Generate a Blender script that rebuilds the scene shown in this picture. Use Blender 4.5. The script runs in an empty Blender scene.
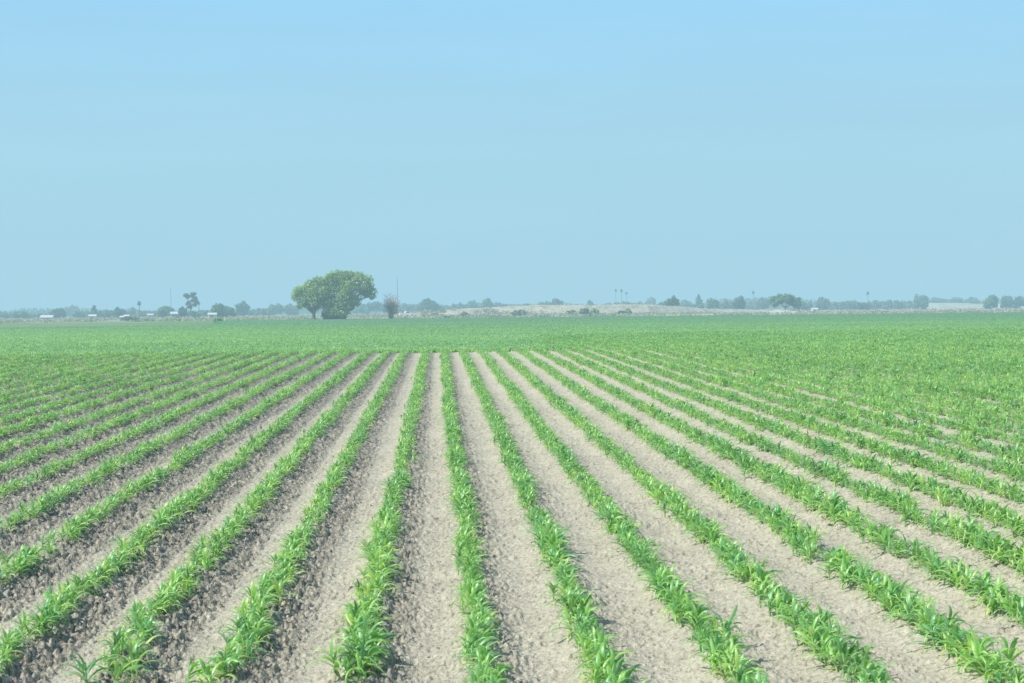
import bpy, math, random
import numpy as np
from mathutils import Matrix, Vector

random.seed(7)
rng = np.random.default_rng(7)
scene = bpy.context.scene
COL = scene.collection
R = math.radians

# ------------------------------------------------------------------ camera
F = 1700.0                       # focal length in pixels of the 1024 px wide frame
HC = 2.56
YAW, PITCH, ROLL = math.atan(74 / F), math.atan(31.9 / F), -R(0.56)
camd = bpy.data.cameras.new("camera")
cam = bpy.data.objects.new("camera", camd)
COL.objects.link(cam)
camd.sensor_width = 36.0
camd.lens = F / 1024 * 36
camd.clip_start, camd.clip_end = 0.1, 30000
camd.dof.use_dof = True
camd.dof.focus_distance = 34
camd.dof.aperture_fstop = 7.5
CM = Matrix.Translation((0, 0, HC)) @ Matrix.Rotation(-YAW, 4, 'Z') @ Matrix.Rotation(math.pi / 2 - PITCH, 4, 'X') @ Matrix.Rotation(ROLL, 4, 'Z')
cam.matrix_world = CM
scene.camera = cam
CI = CM.inverted()


def bearing(px):
    """x/y slope of the ground line seen in column px."""
    d = CM.to_3x3() @ Vector(((px - 512) / F, (341.5 - 309) / F, -1))
    return d.x / d.y


def prow(p):
    q = CI @ Vector(p)
    return 341.5 - F * q.y / (-q.z)


# ------------------------------------------------------------------ noise
def _h(ix, iy, s):
    n = (ix.astype(np.int64) * 374761393 + iy.astype(np.int64) * 668265263 + s * 974634777) & 0x7fffffff
    n = ((n ^ (n >> 13)) * 1274126177) & 0x7fffffff
    n = n ^ (n >> 16)
    return (n & 0xffffff) / float(0xffffff)


def vnoise(x, y, s=0):
    ix, iy = np.floor(x), np.floor(y)
    fx, fy = x - ix, y - iy
    fx, fy = fx * fx * (3 - 2 * fx), fy * fy * (3 - 2 * fy)
    ix, iy = ix.astype(np.int64), iy.astype(np.int64)
    a, b, c, d = _h(ix, iy, s), _h(ix + 1, iy, s), _h(ix, iy + 1, s), _h(ix + 1, iy + 1, s)
    return (a * (1 - fx) + b * fx) * (1 - fy) + (c * (1 - fx) + d * fx) * fy


def fbm(x, y, s=0, o=4):
    t, a, n = 0, .5, 0
    for k in range(o):
        t = t + a * vnoise(x * 2 ** k + 17.3 * k, y * 2 ** k - 9.1 * k, s + k)
        n += a
        a *= .5
    return t / n


def clods(x, y, s, prob):
    """height (0..1) of rounded clods on a unit grid; prob = array chance of a clod in a cell"""
    ix, iy = np.floor(x).astype(np.int64), np.floor(y).astype(np.int64)
    out = np.zeros_like(x)
    for dx in (-1, 0, 1):
        for dy in (-1, 0, 1):
            cx, cy = ix + dx, iy + dy
            px, py = cx + .15 + .7 * _h(cx, cy, s), cy + .15 + .7 * _h(cx, cy, s + 1)
            r = .22 + .42 * _h(cx, cy, s + 2) ** 1.6
            a = _h(cx, cy, s + 3) * math.pi
            e = .6 + .4 * _h(cx, cy, s + 4)
            ux, uy = x - px, y - py
            vx, vy = ux * np.cos(a) + uy * np.sin(a), (-ux * np.sin(a) + uy * np.cos(a)) / e
            q = (vx * vx + vy * vy) / (r * r)
            h = np.sqrt(np.clip(1 - q, 0, 1)) * r / .64
            out = np.maximum(out, np.where(_h(cx, cy, s + 5) < prob, h, 0))
    return out


def sstep(a, b, t):
    t = np.clip((t - a) / (b - a), 0, 1)
    return t * t * (3 - 2 * t)


# ------------------------------------------------------------------ terrain
S, PH = 0.826, 0.28
CREST = 74.0


def row_shift(k, y):
    k = np.asarray(k).astype(np.int64)
    w = (_h(k, k * 0 + 3, 91) - .5) * .07
    return w + .05 * (vnoise(y * .13 + 7.7 * k, y * 0 + k * 3.1, 5) - .5) + .02 * (vnoise(y * .9 + 3.3 * k, y * 0, 6) - .5)


def base_ground(x, y):
    x, y = np.asarray(x, float), np.asarray(y, float)
    rise = .009 * np.minimum(y, CREST)
    wide = 14 + 160 * sstep(5, 16, x)
    dip = .22 * sstep(0, 1, (y - CREST) / wide)
    und = .5 * (vnoise(x / 90, y / 160, 33) - .5) * sstep(300, 900, y)
    return rise - dip + und


def lerp(a, b, t):
    return a + (b - a) * t


# ------------------------------------------------------------------ materials
def new_mat(name):
    m = bpy.data.materials.new(name)
    m.use_nodes = True
    nt = m.node_tree
    nt.nodes.clear()
    out = nt.nodes.new("ShaderNodeOutputMaterial")
    return m, nt, out


class N:
    def __init__(s, nt):
        s.nt = nt

    def __call__(s, t, ins=None, **kw):
        n = s.nt.nodes.new(t)
        for k, v in kw.items():
            setattr(n, k, v)
        for k, v in (ins or {}).items():
            if isinstance(v, bpy.types.NodeSocket):
                s.nt.links.new(v, n.inputs[k])
            else:
                n.inputs[k].default_value = v
        return n

    def mix(s, fac, a, b, mode='MIX'):
        n = s.nt.nodes.new("ShaderNodeMix")
        n.data_type = 'RGBA'
        n.blend_type = mode
        for i, v in ((0, fac), (6, a), (7, b)):
            if isinstance(v, bpy.types.NodeSocket):
                s.nt.links.new(v, n.inputs[i])
            elif i == 0:
                n.inputs[0].default_value = v
            else:
                n.inputs[i].default_value = (*v, 1) if len(v) == 3 else v
        return n.outputs[2]

    def math(s, op, a, b=None, c=None, clamp=False):
        n = s.nt.nodes.new("ShaderNodeMath")
        n.operation = op
        n.use_clamp = clamp
        for i, v in enumerate((a, b, c)):
            if v is None:
                continue
            if isinstance(v, bpy.types.NodeSocket):
                s.nt.links.new(v, n.inputs[i])
            else:
                n.inputs[i].default_value = v
        return n.outputs[0]

    def ramp(s, fac, stops):
        n = s.nt.nodes.new("ShaderNodeValToRGB")
        s.nt.links.new(fac, n.inputs[0])
        el = n.color_ramp.elements
        while len(el) < len(stops):
            el.new(.5)
        for e, (p, c) in zip(el, stops):
            e.position = p
            e.color = (*c, 1) if len(c) == 3 else c
        return n.outputs[0]


def simple_mat(name, col, rough=.7, var=.15, scale=3.0, metal=0):
    m, nt, out = new_mat(name)
    n = N(nt)
    tc = n("ShaderNodeTexCoord")
    nz = n("ShaderNodeTexNoise", {"Vector": tc.outputs["Object"], "Scale": scale, "Detail": 4})
    c = n.mix(nz.outputs[0], [v * (1 - var) for v in col], [min(1, v * (1 + var)) for v in col])
    b = n("ShaderNodeBsdfPrincipled", {"Base Color": c, "Roughness": rough, "Metallic": metal})
    nt.links.new(b.outputs[0], out.inputs[0])
    return m


def leaf_mat(name, dark, light, trans=.35, gloss=.04):
    """foliage coloured by the per-face 'tint' attribute"""
    m, nt, out = new_mat(name)
    n = N(nt)
    at = n("ShaderNodeAttribute", attribute_name="tint")
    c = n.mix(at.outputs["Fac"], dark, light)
    d = n("ShaderNodeBsdfDiffuse", {"Color": c})
    c2 = n.mix(1.0, c, (1.25, 1.2, .6), 'MULTIPLY')
    t = n("ShaderNodeBsdfTranslucent", {"Color": c2})
    mx = n("ShaderNodeMixShader", {0: trans, 1: d.outputs[0], 2: t.outputs[0]})
    g = n("ShaderNodeBsdfGlossy", {"Color": (1, 1, 1, 1), "Roughness": .5})
    m2 = n("ShaderNodeMixShader", {0: gloss, 1: mx.outputs[0], 2: g.outputs[0]})
    nt.links.new(m2.outputs[0], out.inputs[0])
    return m


def crop_mat(far=False):
    m, nt, out = new_mat("far_crop_leaf" if far else "crop_leaf")
    n = N(nt)
    at = n("ShaderNodeAttribute", attribute_name="tint")       # along the blade / per leaf
    oi = n("ShaderNodeObjectInfo")
    ti = n("ShaderNodeAttribute", attribute_name="itint", attribute_type='INSTANCER')
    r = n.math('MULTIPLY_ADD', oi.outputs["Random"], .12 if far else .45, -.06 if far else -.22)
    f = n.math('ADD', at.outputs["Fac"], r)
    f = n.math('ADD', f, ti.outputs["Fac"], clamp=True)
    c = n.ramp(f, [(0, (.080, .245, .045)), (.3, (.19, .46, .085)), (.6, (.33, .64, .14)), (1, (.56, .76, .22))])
    bl = n.math('GREATER_THAN', n.math('FRACT', n.math('MULTIPLY', oi.outputs["Random"], 7.31)), .72)
    c = n.mix(n.math('MULTIPLY', bl, 0.0 if far else .55), c, (.20, .50, .22))  # random plants mixed blue-green: bluish leaf reflections put into the colour
    br = n("ShaderNodeAttribute", attribute_name="dry")
    c = n.mix(br.outputs["Fac"], c, (.42, .30, .14))
    d = n("ShaderNodeBsdfDiffuse", {"Color": c})
    c2 = n.mix(1.0, c, (1.5, 1.35, .6), 'MULTIPLY')
    t = n("ShaderNodeBsdfTranslucent", {"Color": c2})
    mx = n("ShaderNodeMixShader", {0: .42, 1: d.outputs[0], 2: t.outputs[0]})
    g = n("ShaderNodeBsdfGlossy", {"Color": (.85, .95, 1, 1), "Roughness": .42})
    lw = n("ShaderNodeLayerWeight", {"Blend": .35})
    gf = n.math('MULTIPLY_ADD', lw.outputs["Fresnel"], .28, .05)
    m2 = n("ShaderNodeMixShader", {0: gf, 1: mx.outputs[0], 2: g.outputs[0]})
    nt.links.new(m2.outputs[0], out.inputs[0])
    return m


def soil_mat():
    m, nt, out = new_mat("field_soil")
    n = N(nt)
    geo = n("ShaderNodeNewGeometry")
    P = geo.outputs["Position"]
    at = n("ShaderNodeAttribute", attribute_name="soil_shade")      # 0 pale crust .. 1 dark clods with painted-in shade
    gr = n("ShaderNodeAttribute", attribute_name="green")     # 0 soil .. 1 far vegetation
    tn = n("ShaderNodeAttribute", attribute_name="tan")
    n1 = n("ShaderNodeTexNoise", {"Vector": P, "Scale": 1.3, "Detail": 5, "Roughness": .6})
    n2 = n("ShaderNodeTexNoise", {"Vector": P, "Scale": 26.0, "Detail": 6, "Roughness": .65})
    n3 = n("ShaderNodeTexVoronoi", {"Vector": P, "Scale": 60.0})
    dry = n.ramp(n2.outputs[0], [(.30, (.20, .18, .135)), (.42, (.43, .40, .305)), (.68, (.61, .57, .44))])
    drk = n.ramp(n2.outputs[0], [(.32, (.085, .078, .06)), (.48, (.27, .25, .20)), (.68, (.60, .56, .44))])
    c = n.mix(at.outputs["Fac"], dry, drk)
    big = n.math('MULTIPLY_ADD', n1.outputs[0], .5, .75)
    cb = n("ShaderNodeCombineColor", {0: big, 1: big, 2: big})
    c = n.mix(1.0, c, cb.outputs[0], 'MULTIPLY')
    # far vegetation and pale scrubby ground
    mp = n("ShaderNodeMapping", {"Vector": P, "Scale": (.02, .006, 1)})
    n4 = n("ShaderNodeTexNoise", {"Vector": mp.outputs[0], "Scale": 1.0, "Detail": 7, "Roughness": .7})
    n5 = n("ShaderNodeTexNoise", {"Vector": P, "Scale": .35, "Detail": 6, "Roughness": .75})
    mixn = n.math('MULTIPLY_ADD', n5.outputs[0], .5, n.math('MULTIPLY', n4.outputs[0], .5))
    gc = n.ramp(mixn, [(.35, (.085, .165, .060)), (.5, (.14, .25, .085)), (.65, (.22, .33, .12))])
    tc = n.ramp(mixn, [(.36, (.20, .23, .12)), (.45, (.42, .39, .27)), (.54, (.58, .51, .39)), (.66, (.66, .60, .49))])
    c = n.mix(gr.outputs["Fac"], c, gc)
    c = n.mix(tn.outputs["Fac"], c, tc)
    bs = n.math('MULTIPLY_ADD', n3.outputs["Distance"], .45, n2.outputs[0])
    bp = n("ShaderNodeBump", {"Height": bs, "Strength": .9, "Distance": .016})
    b = n("ShaderNodeBsdfPrincipled", {"Base Color": c, "Roughness": .95, "Normal": bp.outputs[0]})
    b.inputs["Specular IOR Level"].default_value = .15
    nt.links.new(b.outputs[0], out.inputs[0])
    return m


M_CROP = crop_mat()
M_FAR = crop_mat(True)
M_SOIL = soil_mat()
M_BARK = simple_mat("bark", (.16, .125, .09), .9, .3, 4)
M_TWIG = simple_mat("bare_twigs", (.46, .33, .24), .9, .25, 3)
M_LEAF = leaf_mat("tree_leaves", (.070, .155, .032), (.50, .69, .16), .50)
M_LEAFM = leaf_mat("far_tree_leaves", (.040, .115, .050), (.22, .42, .16), .42)
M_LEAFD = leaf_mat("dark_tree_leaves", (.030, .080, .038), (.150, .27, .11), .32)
M_LEAFP = leaf_mat("pale_tree_leaves", (.10, .150, .075), (.30, .39, .20), .35)
M_SHRUB = leaf_mat("dry_shrub_leaves", (.24, .19, .12), (.52, .42, .28), .35)
M_PALM = leaf_mat("palm_fronds", (.035, .060, .025), (.10, .145, .055), .2)
M_WHITE = simple_mat("white_paint", (.80, .80, .78), .5, .05, 1)
M_WALL = simple_mat("pale_wall", (.62, .60, .56), .8, .1, 1)
M_PINK = simple_mat("faded_red_wall", (.50, .17, .14), .8, .1, 1)
M_ROOF = simple_mat("metal_roof", (.66, .67, .66), .45, .05, 1)
M_DARK = simple_mat("dark_glass", (.03, .035, .04), .25, .1, 1)
M_TYRE = simple_mat("tyre_rubber", (.03, .03, .03), .9, .1, 1)
M_STEEL = simple_mat("galvanised_steel", (.30, .31, .33), .5, .1, 2)

# ------------------------------------------------------------------ mesh helpers
def mesh_from(name, V, Fc, mat, attrs=None, smooth=False):
    """V (n,3); Fc (m,4) or (m,3) int arrays, or a list of them; attrs {name: per-face or per-vertex floats}"""
    if not isinstance(Fc, list):
        Fc = [Fc]
    Fc = [np.asarray(f, np.int32) for f in Fc if len(f)]
    me = bpy.data.meshes.new(name)
    V = np.asarray(V, np.float32)
    me.vertices.add(len(V))
    me.vertices.foreach_set("co", V.ravel())
    tot = np.concatenate([np.full(len(f), f.shape[1], np.int32) for f in Fc])
    lv = np.concatenate([f.ravel() for f in Fc])
    me.loops.add(len(lv))
    me.loops.foreach_set("vertex_index", lv)
    me.polygons.add(len(tot))
    st = np.zeros(len(tot), np.int32)
    st[1:] = np.cumsum(tot)[:-1]
    me.polygons.foreach_set("loop_start", st)
    me.polygons.foreach_set("loop_total", tot)
    if smooth:
        me.polygons.foreach_set("use_smooth", np.ones(len(tot), bool))
    me.update(calc_edges=True)
    for k, a in (attrs or {}).items():
        a = np.asarray(a, np.float32)
        at = me.attributes.new(k, 'FLOAT', 'POINT' if len(a) == len(V) else 'FACE')
        at.data.foreach_set("value", a)
    me.materials.append(mat)
    return me


def link(name, me, parent=None, loc=(0, 0, 0), kind=None):
    o = bpy.data.objects.new(name, me)
    COL.objects.link(o)
    o.location = loc
    if parent:
        o.parent = parent
    if kind:
        o["kind"] = kind
    return o


def thing(name, label, cat, loc, rz=0, group=None):
    o = bpy.data.objects.new(name, None)
    COL.objects.link(o)
    o.empty_display_size = .1
    o.location = loc
    o.rotation_euler = (0, 0, rz)
    o["label"], o["category"] = label, cat
    if group:
        o["group"] = group
    return o


class MB:
    def __init__(s):
        s.V, s.Q, s.n = [], [], 0

    def box(s, x0, x1, y0, y1, z0, z1, tx=0.0):
        """box; tx pulls the top in along x"""
        v = [(x0, y0, z0), (x1, y0, z0), (x1, y1, z0), (x0, y1, z0), (x0 + tx, y0, z1), (x1 - tx, y0, z1), (x1 - tx, y1, z1), (x0 + tx, y1, z1)]
        s.V += v
        s.Q += [[a + s.n for a in q] for q in ((0, 3, 2, 1), (4, 5, 6, 7), (0, 1, 5, 4), (1, 2, 6, 5), (2, 3, 7, 6), (3, 0, 4, 7))]
        s.n += 8

    def quads(s, V, Q):
        s.V += [tuple(v) for v in V]
        s.Q += [[a + s.n for a in q] for q in Q]
        s.n += len(V)

    def tube(s, pts, rad, k=6):
        pts = [Vector(p) for p in pts]
        base = s.n
        for i, p in enumerate(pts):
            d = (pts[min(i + 1, len(pts) - 1)] - pts[max(i - 1, 0)]).normalized()
            a = d.cross(Vector((.3, .9, .1))).normalized()
            b = d.cross(a)
            r = rad[i] if hasattr(rad, '__len__') else rad
            for j in range(k):
                t = j * 2 * math.pi / k
                s.V.append(tuple(p + (a * math.cos(t) + b * math.sin(t)) * r))
        for i in range(len(pts) - 1):
            for j in range(k):
                s.Q.append([base + i * k + j, base + i * k + (j + 1) % k, base + (i + 1) * k + (j + 1) % k, base + (i + 1) * k + j])
        s.n += len(pts) * k

    def mesh(s, name, mat, smooth=False):
        return mesh_from(name, s.V, np.array(s.Q), mat, smooth=smooth)


# ------------------------------------------------------------------ ground sheet (fine near the camera's field, coarse to the horizon)
def build_ground():
    ys = [6.0]
    while ys[-1] < 118:
        y = ys[-1]
        ys.append(y + .0125 * max(1, (y / 9)) ** 1.62)
    while ys[-1] < 9000:
        ys.append(ys[-1] * 1.02)
    ys = np.array(ys)
    nc = 1240
    ts = np.linspace(-.42, .46, nc)
    X = ys[:, None] * ts[None, :]
    Y = np.repeat(ys[:, None], nc, 1)
    Z = base_ground(X, Y)
    k0 = np.round(X / S - PH)
    xr = (k0 + PH) * S + row_shift(k0, Y)
    u = X - xr
    near = 1 - sstep(76 + 40 * sstep(5, 12, X), 84 + 44 * sstep(5, 12, X), Y)
    amp = .036 + .014 * (vnoise(X * .7, Y * .12, 12) - .5)
    ph = 2 * math.pi * u / S
    Z = Z + near * amp * (np.cos(ph) + .18 * np.cos(2 * ph + .5))
    # rough clods on each ridge's right-hand flank, also masking its painted shade
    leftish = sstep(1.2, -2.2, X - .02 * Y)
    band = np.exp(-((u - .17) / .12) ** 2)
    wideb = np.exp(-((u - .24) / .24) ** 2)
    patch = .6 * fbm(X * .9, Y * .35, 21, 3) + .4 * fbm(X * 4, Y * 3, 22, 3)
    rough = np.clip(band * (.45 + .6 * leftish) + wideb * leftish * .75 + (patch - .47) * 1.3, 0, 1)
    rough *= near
    fine = 1 - .8 * sstep(45, 100, Y)
    wx, wy = X + .02 * vnoise(X * 20, Y * 20, 40), Y + .02 * vnoise(X * 20, Y * 20, 41)
    c1 = clods(wx / .062, wy / .072, 50, .16 + .70 * rough)
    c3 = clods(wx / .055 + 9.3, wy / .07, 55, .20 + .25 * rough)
    c4 = clods(wx / .115 + 3.1, wy / .125, 58, .12 + .5 * rough)
    c2 = clods(wx / .036, wy / .042, 60, .34 + .5 * rough)
    Z += near * fine * (c4 * (.018 + .024 * rough) + c1 * (.022 + .026 * rough) + c2 * (.018 + .012 * rough) - c3 * .040)
    Z += near * fine * (.014 * (fbm(X * 7, Y * 6, 70, 3) - .5) + (.006 + .012 * rough) * (fbm(X * 30, Y * 28, 75, 2) - .5))
    soil_shade = np.clip(rough * .9 + c3 * 1.1 - .35 * np.maximum(c1, c2) * (1 - rough) + .05, 0, 1) * (.65 + .35 * leftish)  # flank and pit shade and lit clod tops put into the soil colour
    edge = 430 + 60 * (vnoise(X / 70, Y * 0, 81) - .5)
    far = sstep(76, 84, Y) * (1 - near)
    bear = X / Y
    paleleft = sstep(-.12, -.2, bear) * sstep(240, 262, Y)
    green = far * (1 - .0 * paleleft)
    tan = sstep(edge - 3, edge + 3, Y) * np.clip(.45 + .5 * sstep(-.12, .05, bear), 0, 1)
    track = ((Y > 392) & (Y < 418) & (bear > -.13) & (bear < .0)) * sstep(.35, .5, vnoise(X / 14, Y / 60, 85))
    tan = np.clip(np.maximum(tan, track) + .22 * paleleft * sstep(.3, .7, vnoise(X / 25, Y / 40, 87)), 0, 1)
    nr = len(ys)
    V = np.stack([X, Y, Z], -1).reshape(-1, 3)
    i = np.arange(nr * nc).reshape(nr, nc)
    Q = np.stack([i[:-1, :-1], i[:-1, 1:], i[1:, 1:], i[1:, :-1]], -1).reshape(-1, 4)
    me = mesh_from("ground", V, Q, M_SOIL, {"soil_shade": soil_shade.ravel(), "green": green.ravel(), "tan": tan.ravel()}, smooth=True)
    link("ground", me, kind="structure")
    # surrounding land outside the detailed sheet
    V, Q = [], []
    ring = [(-12000, -3000), (12000, -3000), (12000, 12000), (-12000, 12000)]
    V = [(x, y, -.5) for x, y in ring]
    me = mesh_from("surrounding_land", V, np.array([[0, 1, 2, 3]]), M_SOIL, {"soil_shade": [0] * 4, "green": [1] * 4, "tan": [.3] * 4})
    link("surrounding_land", me, kind="structure")


build_ground()


def surf(x, y):
    """ground height on the ridge tops (without clods)"""
    return float(base_ground(x, y))


# ------------------------------------------------------------------ crop plants
def plant_mesh(name, seed, n_leaf=7, size=1.0, cross=3, seg=6, wind=.35, spread=1.0):
    r = random.Random(seed)
    V, Q, T, D = [], [], [], []

    def leaf(base, az, el, L, W, droop, twist, tint, dry):
        b0 = len(V)
        p = Vector(base)
        e = el
        for i in range(seg + 1):
            t = i / seg
            w = W * (math.sin(math.pi * min(1, (t * .86 + .12)) ** .8)) * (1 - t ** 5) + .0012
            d = Vector((math.cos(az) * math.cos(e), math.sin(az) * math.cos(e), math.sin(e)))
            side = Vector((-math.sin(az), math.cos(az), 0))
            side = Matrix.Rotation(twist * t, 3, d) @ side
            up = d.cross(side) * -1
            fold = .45
            if cross == 3:
                V.extend([p + side * w + up * (w * fold), p, p - side * w + up * (w * fold)])
            else:
                V.extend([p + side * w, p - side * w])
            for _ in range(cross):
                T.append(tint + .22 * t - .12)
                D.append(dry * max(0, (t - .45) / .55))
            p = p + d * (L / seg)
            e -= droop / seg * (.4 + 1.5 * t)
            az += twist * .12
        for i in range(seg):
            for j in range(cross - 1):
                a = b0 + i * cross + j
                Q.append((a, a + 1, a + cross + 1, a + cross))

    az0 = r.uniform(0, math.tau)
    nst = 5
    for k in range(n_leaf):
        f = k / max(1, n_leaf - 1)
        az = az0 + k * math.pi + r.gauss(0, .95)
        # the wind pushes the blades towards +x
        vx, vy = math.cos(az) * spread + wind * r.uniform(.4, 1.3), math.sin(az) * spread
        az = math.atan2(vy, vx)
        h = (.006 + .085 * f) * size
        L = r.uniform(.120, .200) * size * (.75 + .5 * math.sin(math.pi * min(1, f + .25)))
        W = r.uniform(.0072, .0125) * size
        el = R(lerp(28, 72, f) + r.gauss(0, 7))
        droop = R(r.uniform(95, 190) * (1.05 - .25 * f))
        dry = r.uniform(.5, 1) if (f < .2 and r.random() < .35) else 0
        leaf((r.gauss(0, .004), r.gauss(0, .004), h), az, el, L, W, droop, r.uniform(-.9, .9), r.uniform(.12, .92), dry)
    # stalk
    b0 = len(V)
    for i in range(4):
        t = i / 3
        for j in range(nst):
            a = j * math.tau / nst
            rr = lerp(.0075, .0035, t) * size
            V.append(Vector((math.cos(a) * rr, math.sin(a) * rr, -.03 + .14 * t * size)))
            T.append(.75)
            D.append(0)
    for i in range(3):
        for j in range(nst):
            Q.append((b0 + i * nst + j, b0 + i * nst + (j + 1) % nst, b0 + (i + 1) * nst + (j + 1) % nst, b0 + (i + 1) * nst + j))
    V = np.array([tuple(v) for v in V])
    V[:, 2] = np.maximum(V[:, 2], np.where(np.hypot(V[:, 0], V[:, 1]) < .02, V[:, 2], -.02 - .25 * np.clip(np.hypot(V[:, 0], V[:, 1]) - .1, 0, .1)))
    return mesh_from(name, V, np.array(Q), M_CROP, {"tint": T, "dry": D}, smooth=True)


PLANTS = [plant_mesh("crop_plant", 100 + i, n_leaf=9 + i % 4, size=.90 + .05 * (i % 5)) for i in range(14)]
TALL = plant_mesh("crop_plant", 333, n_leaf=7, size=1.45, wind=.1)

ROW_WORDS = {}
rows_k = list(range(-70, 80))


def row_end(k, x):
    return CREST + 3 + (46 if x > 6 else 0) + random.uniform(-.5, .5)


near_pts, all_pts = [], []
for k in rows_k:
    x0 = (k + PH) * S
    ymin = abs(x0) / .47 if x0 > 0 else abs(x0) / .43
    start = {-4: 11.3, -3: 11.5, -2: 11.25, -1: 11.15}.get(k, 8.6)
    y = max(start, ymin - 1.0)
    yend = row_end(k, x0)
    if k < 0:
        step = .066
    else:
        step = .060
    ph = random.random() * 50
    while y < yend:
        g = vnoise(np.array([y * .8 + ph]), np.array([k * 2.2]), 9)[0]
        if random.random() > (.06 if g > .22 else .22):
            x = x0 + float(row_shift(np.array([k]), np.array([y]))[0]) + random.gauss(0, (.042 if k < 0 else .034) + .028 * min(1, y / 50) + .02 * min(1, max(0, x0 / y - .1) * 8))
            all_pts.append((x, y, k, g))
        y += step * random.uniform(.6, 1.4)
# sparse seedlings in front of the row starts on the left
for x, y, k in ((-2.28, 11.0, -3), (-2.33, 11.2, -3), (-2.12, 11.05, -3), (-2.05, 11.35, -3), (-1.66, 11.05, -2), (-1.60, 11.2, -2), (-1.50, 11.0, -2), (-2.95, 11.3, -4), (-.62, 11.05, -1)):
    all_pts.append((x, y, k, .6))

all_pts.sort(key=lambda p: (p[1] + .06 * abs(p[0])))


def in_frame(x, y):
    q = CI @ Vector((x, y, surf(x, y) + .12))
    px, py = 512 + F * q.x / -q.z, 341.5 - F * q.y / -q.z
    return -12 < px < 1036 and py < 697


front, rest = [], []
for p in all_pts:
    (front if len(front) < 300 and in_frame(p[0], p[1]) else rest).append(p)

row_label = {
    -4: "young green plant at the near end of the row cut off by the left edge",
    -3: "young green plant at the near end of the second row reaching the bottom left",
    -2: "young green plant near the start of the row left of the isolated bushy end tuft",
    -1: "young green plant near the start of the last row left of the bottom centre",
    0: "young green plant in the nearest stretch of the row at the bottom centre",
    1: "young green plant in the nearest stretch of the first row right of bottom centre",
    2: "young green plant in the nearest stretch of the second row right of bottom centre",
    3: "young green plant in the nearest stretch of the third row right of bottom centre",
    4: "young green plant in the nearest stretch of the row at the bottom right corner",
    5: "young green plant in the nearest stretch of the row above the bottom right corner",
}
row_label[-2] = "young green plant near the start of the second row left of the bottom centre"
row_label[-3] = "young green plant near the start of the third row left of the bottom centre"
row_label[-4] = "young green plant near the start of the fourth row left of the bottom centre"
row_label[-5] = "young green plant in the near stretch of the fifth row left of bottom centre"
for i, (x, y, k, g) in enumerate(front):
    sc = (.77 + .44 * g) * random.uniform(.72, 1.22)
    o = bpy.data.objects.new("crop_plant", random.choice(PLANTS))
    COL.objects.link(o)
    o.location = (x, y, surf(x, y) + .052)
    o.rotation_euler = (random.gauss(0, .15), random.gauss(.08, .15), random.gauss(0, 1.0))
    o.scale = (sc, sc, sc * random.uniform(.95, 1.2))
    o["label"] = row_label.get(k, "young green plant in a row outside the numbered near rows")
    o["category"] = "crop plant"
    o["group"] = "crop plants at the near end of the field"
for (x, y, lab) in ((-1.40, 12.4, "taller darker crop plant with one upright curled blade, third row from the left at bottom"),
                    (-.60, 11.3, "spreading crop plant ending the row just left of the bottom centre, blades arching both ways")):
    o = link("crop_plant", TALL if y > 12 else plant_mesh("crop_plant", 901, n_leaf=9, size=1.3, wind=0, spread=1.2), loc=(x, y, surf(x, y) + .05))
    o["label"], o["category"], o["group"] = lab, "crop plant", "crop plants at the near end of the field"


# ---- the rest of the crop: instanced on points
def gn_scatter(name, pts, rotz, scl, idx, tint, meshes, label=None):
    n = len(pts)
    me = bpy.data.meshes.new(name)
    me.vertices.add(n)
    me.vertices.foreach_set("co", np.asarray(pts, np.float32).ravel())
    for k, a, ty in (("rz", rotz, 'FLOAT'), ("sc", scl, 'FLOAT'), ("ix", idx, 'INT'), ("itint", tint, 'FLOAT')):
        at = me.attributes.new(k, ty, 'POINT')
        at.data.foreach_set("value", np.asarray(a, np.int32 if ty == 'INT' else np.float32))
    me.materials.append(M_CROP)
    o = link(name, me, kind="stuff")
    ng = bpy.data.node_groups.new(name, "GeometryNodeTree")
    ng.interface.new_socket("Geometry", in_out='INPUT', socket_type='NodeSocketGeometry')
    ng.interface.new_socket("Geometry", in_out='OUTPUT', socket_type='NodeSocketGeometry')
    nd, lk = ng.nodes, ng.links
    gi, go = nd.new("NodeGroupInput"), nd.new("NodeGroupOutput")
    m2p = nd.new("GeometryNodeMeshToPoints")
    lk.new(gi.outputs[0], m2p.inputs["Mesh"])
    g2i = nd.new("GeometryNodeGeometryToInstance")
    for m in reversed(meshes):
        so = bpy.data.objects.new(name + "_source", m)
        oi = nd.new("GeometryNodeObjectInfo")
        oi.inputs["Object"].default_value = so
        lk.new(oi.outputs["Geometry"], g2i.inputs[0])
    iop = nd.new("GeometryNodeInstanceOnPoints")
    # one "geometry to instance" per variant, joined, then picked
    j = nd.new("GeometryNodeJoinGeometry")
    nd.remove(g2i)
    for x in [q for q in nd if q.bl_idname == "GeometryNodeObjectInfo"]:
        gg = nd.new("GeometryNodeGeometryToInstance")
        lk.new(x.outputs["Geometry"], gg.inputs[0])
        lk.new(gg.outputs[0], j.inputs[0])
    lk.new(m2p.outputs[0], iop.inputs["Points"])
    lk.new(j.outputs[0], iop.inputs["Instance"])
    iop.inputs["Pick Instance"].default_value = True

    def attr(nm, ty):
        a = nd.new("GeometryNodeInputNamedAttribute")
        a.data_type = ty
        a.inputs["Name"].default_value = nm
        return a.outputs["Attribute"]
    lk.new(attr("ix", 'INT'), iop.inputs["Instance Index"])
    cx = nd.new("ShaderNodeCombineXYZ")
    lk.new(attr("rz", 'FLOAT'), cx.inputs[2])
    lk.new(cx.outputs[0], iop.inputs["Rotation"])
    lk.new(attr("sc", 'FLOAT'), iop.inputs["Scale"])
    lk.new(iop.outputs[0], go.inputs[0])
    md = o.modifiers.new("scatter", 'NODES')
    md.node_group = ng
    return o


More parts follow.
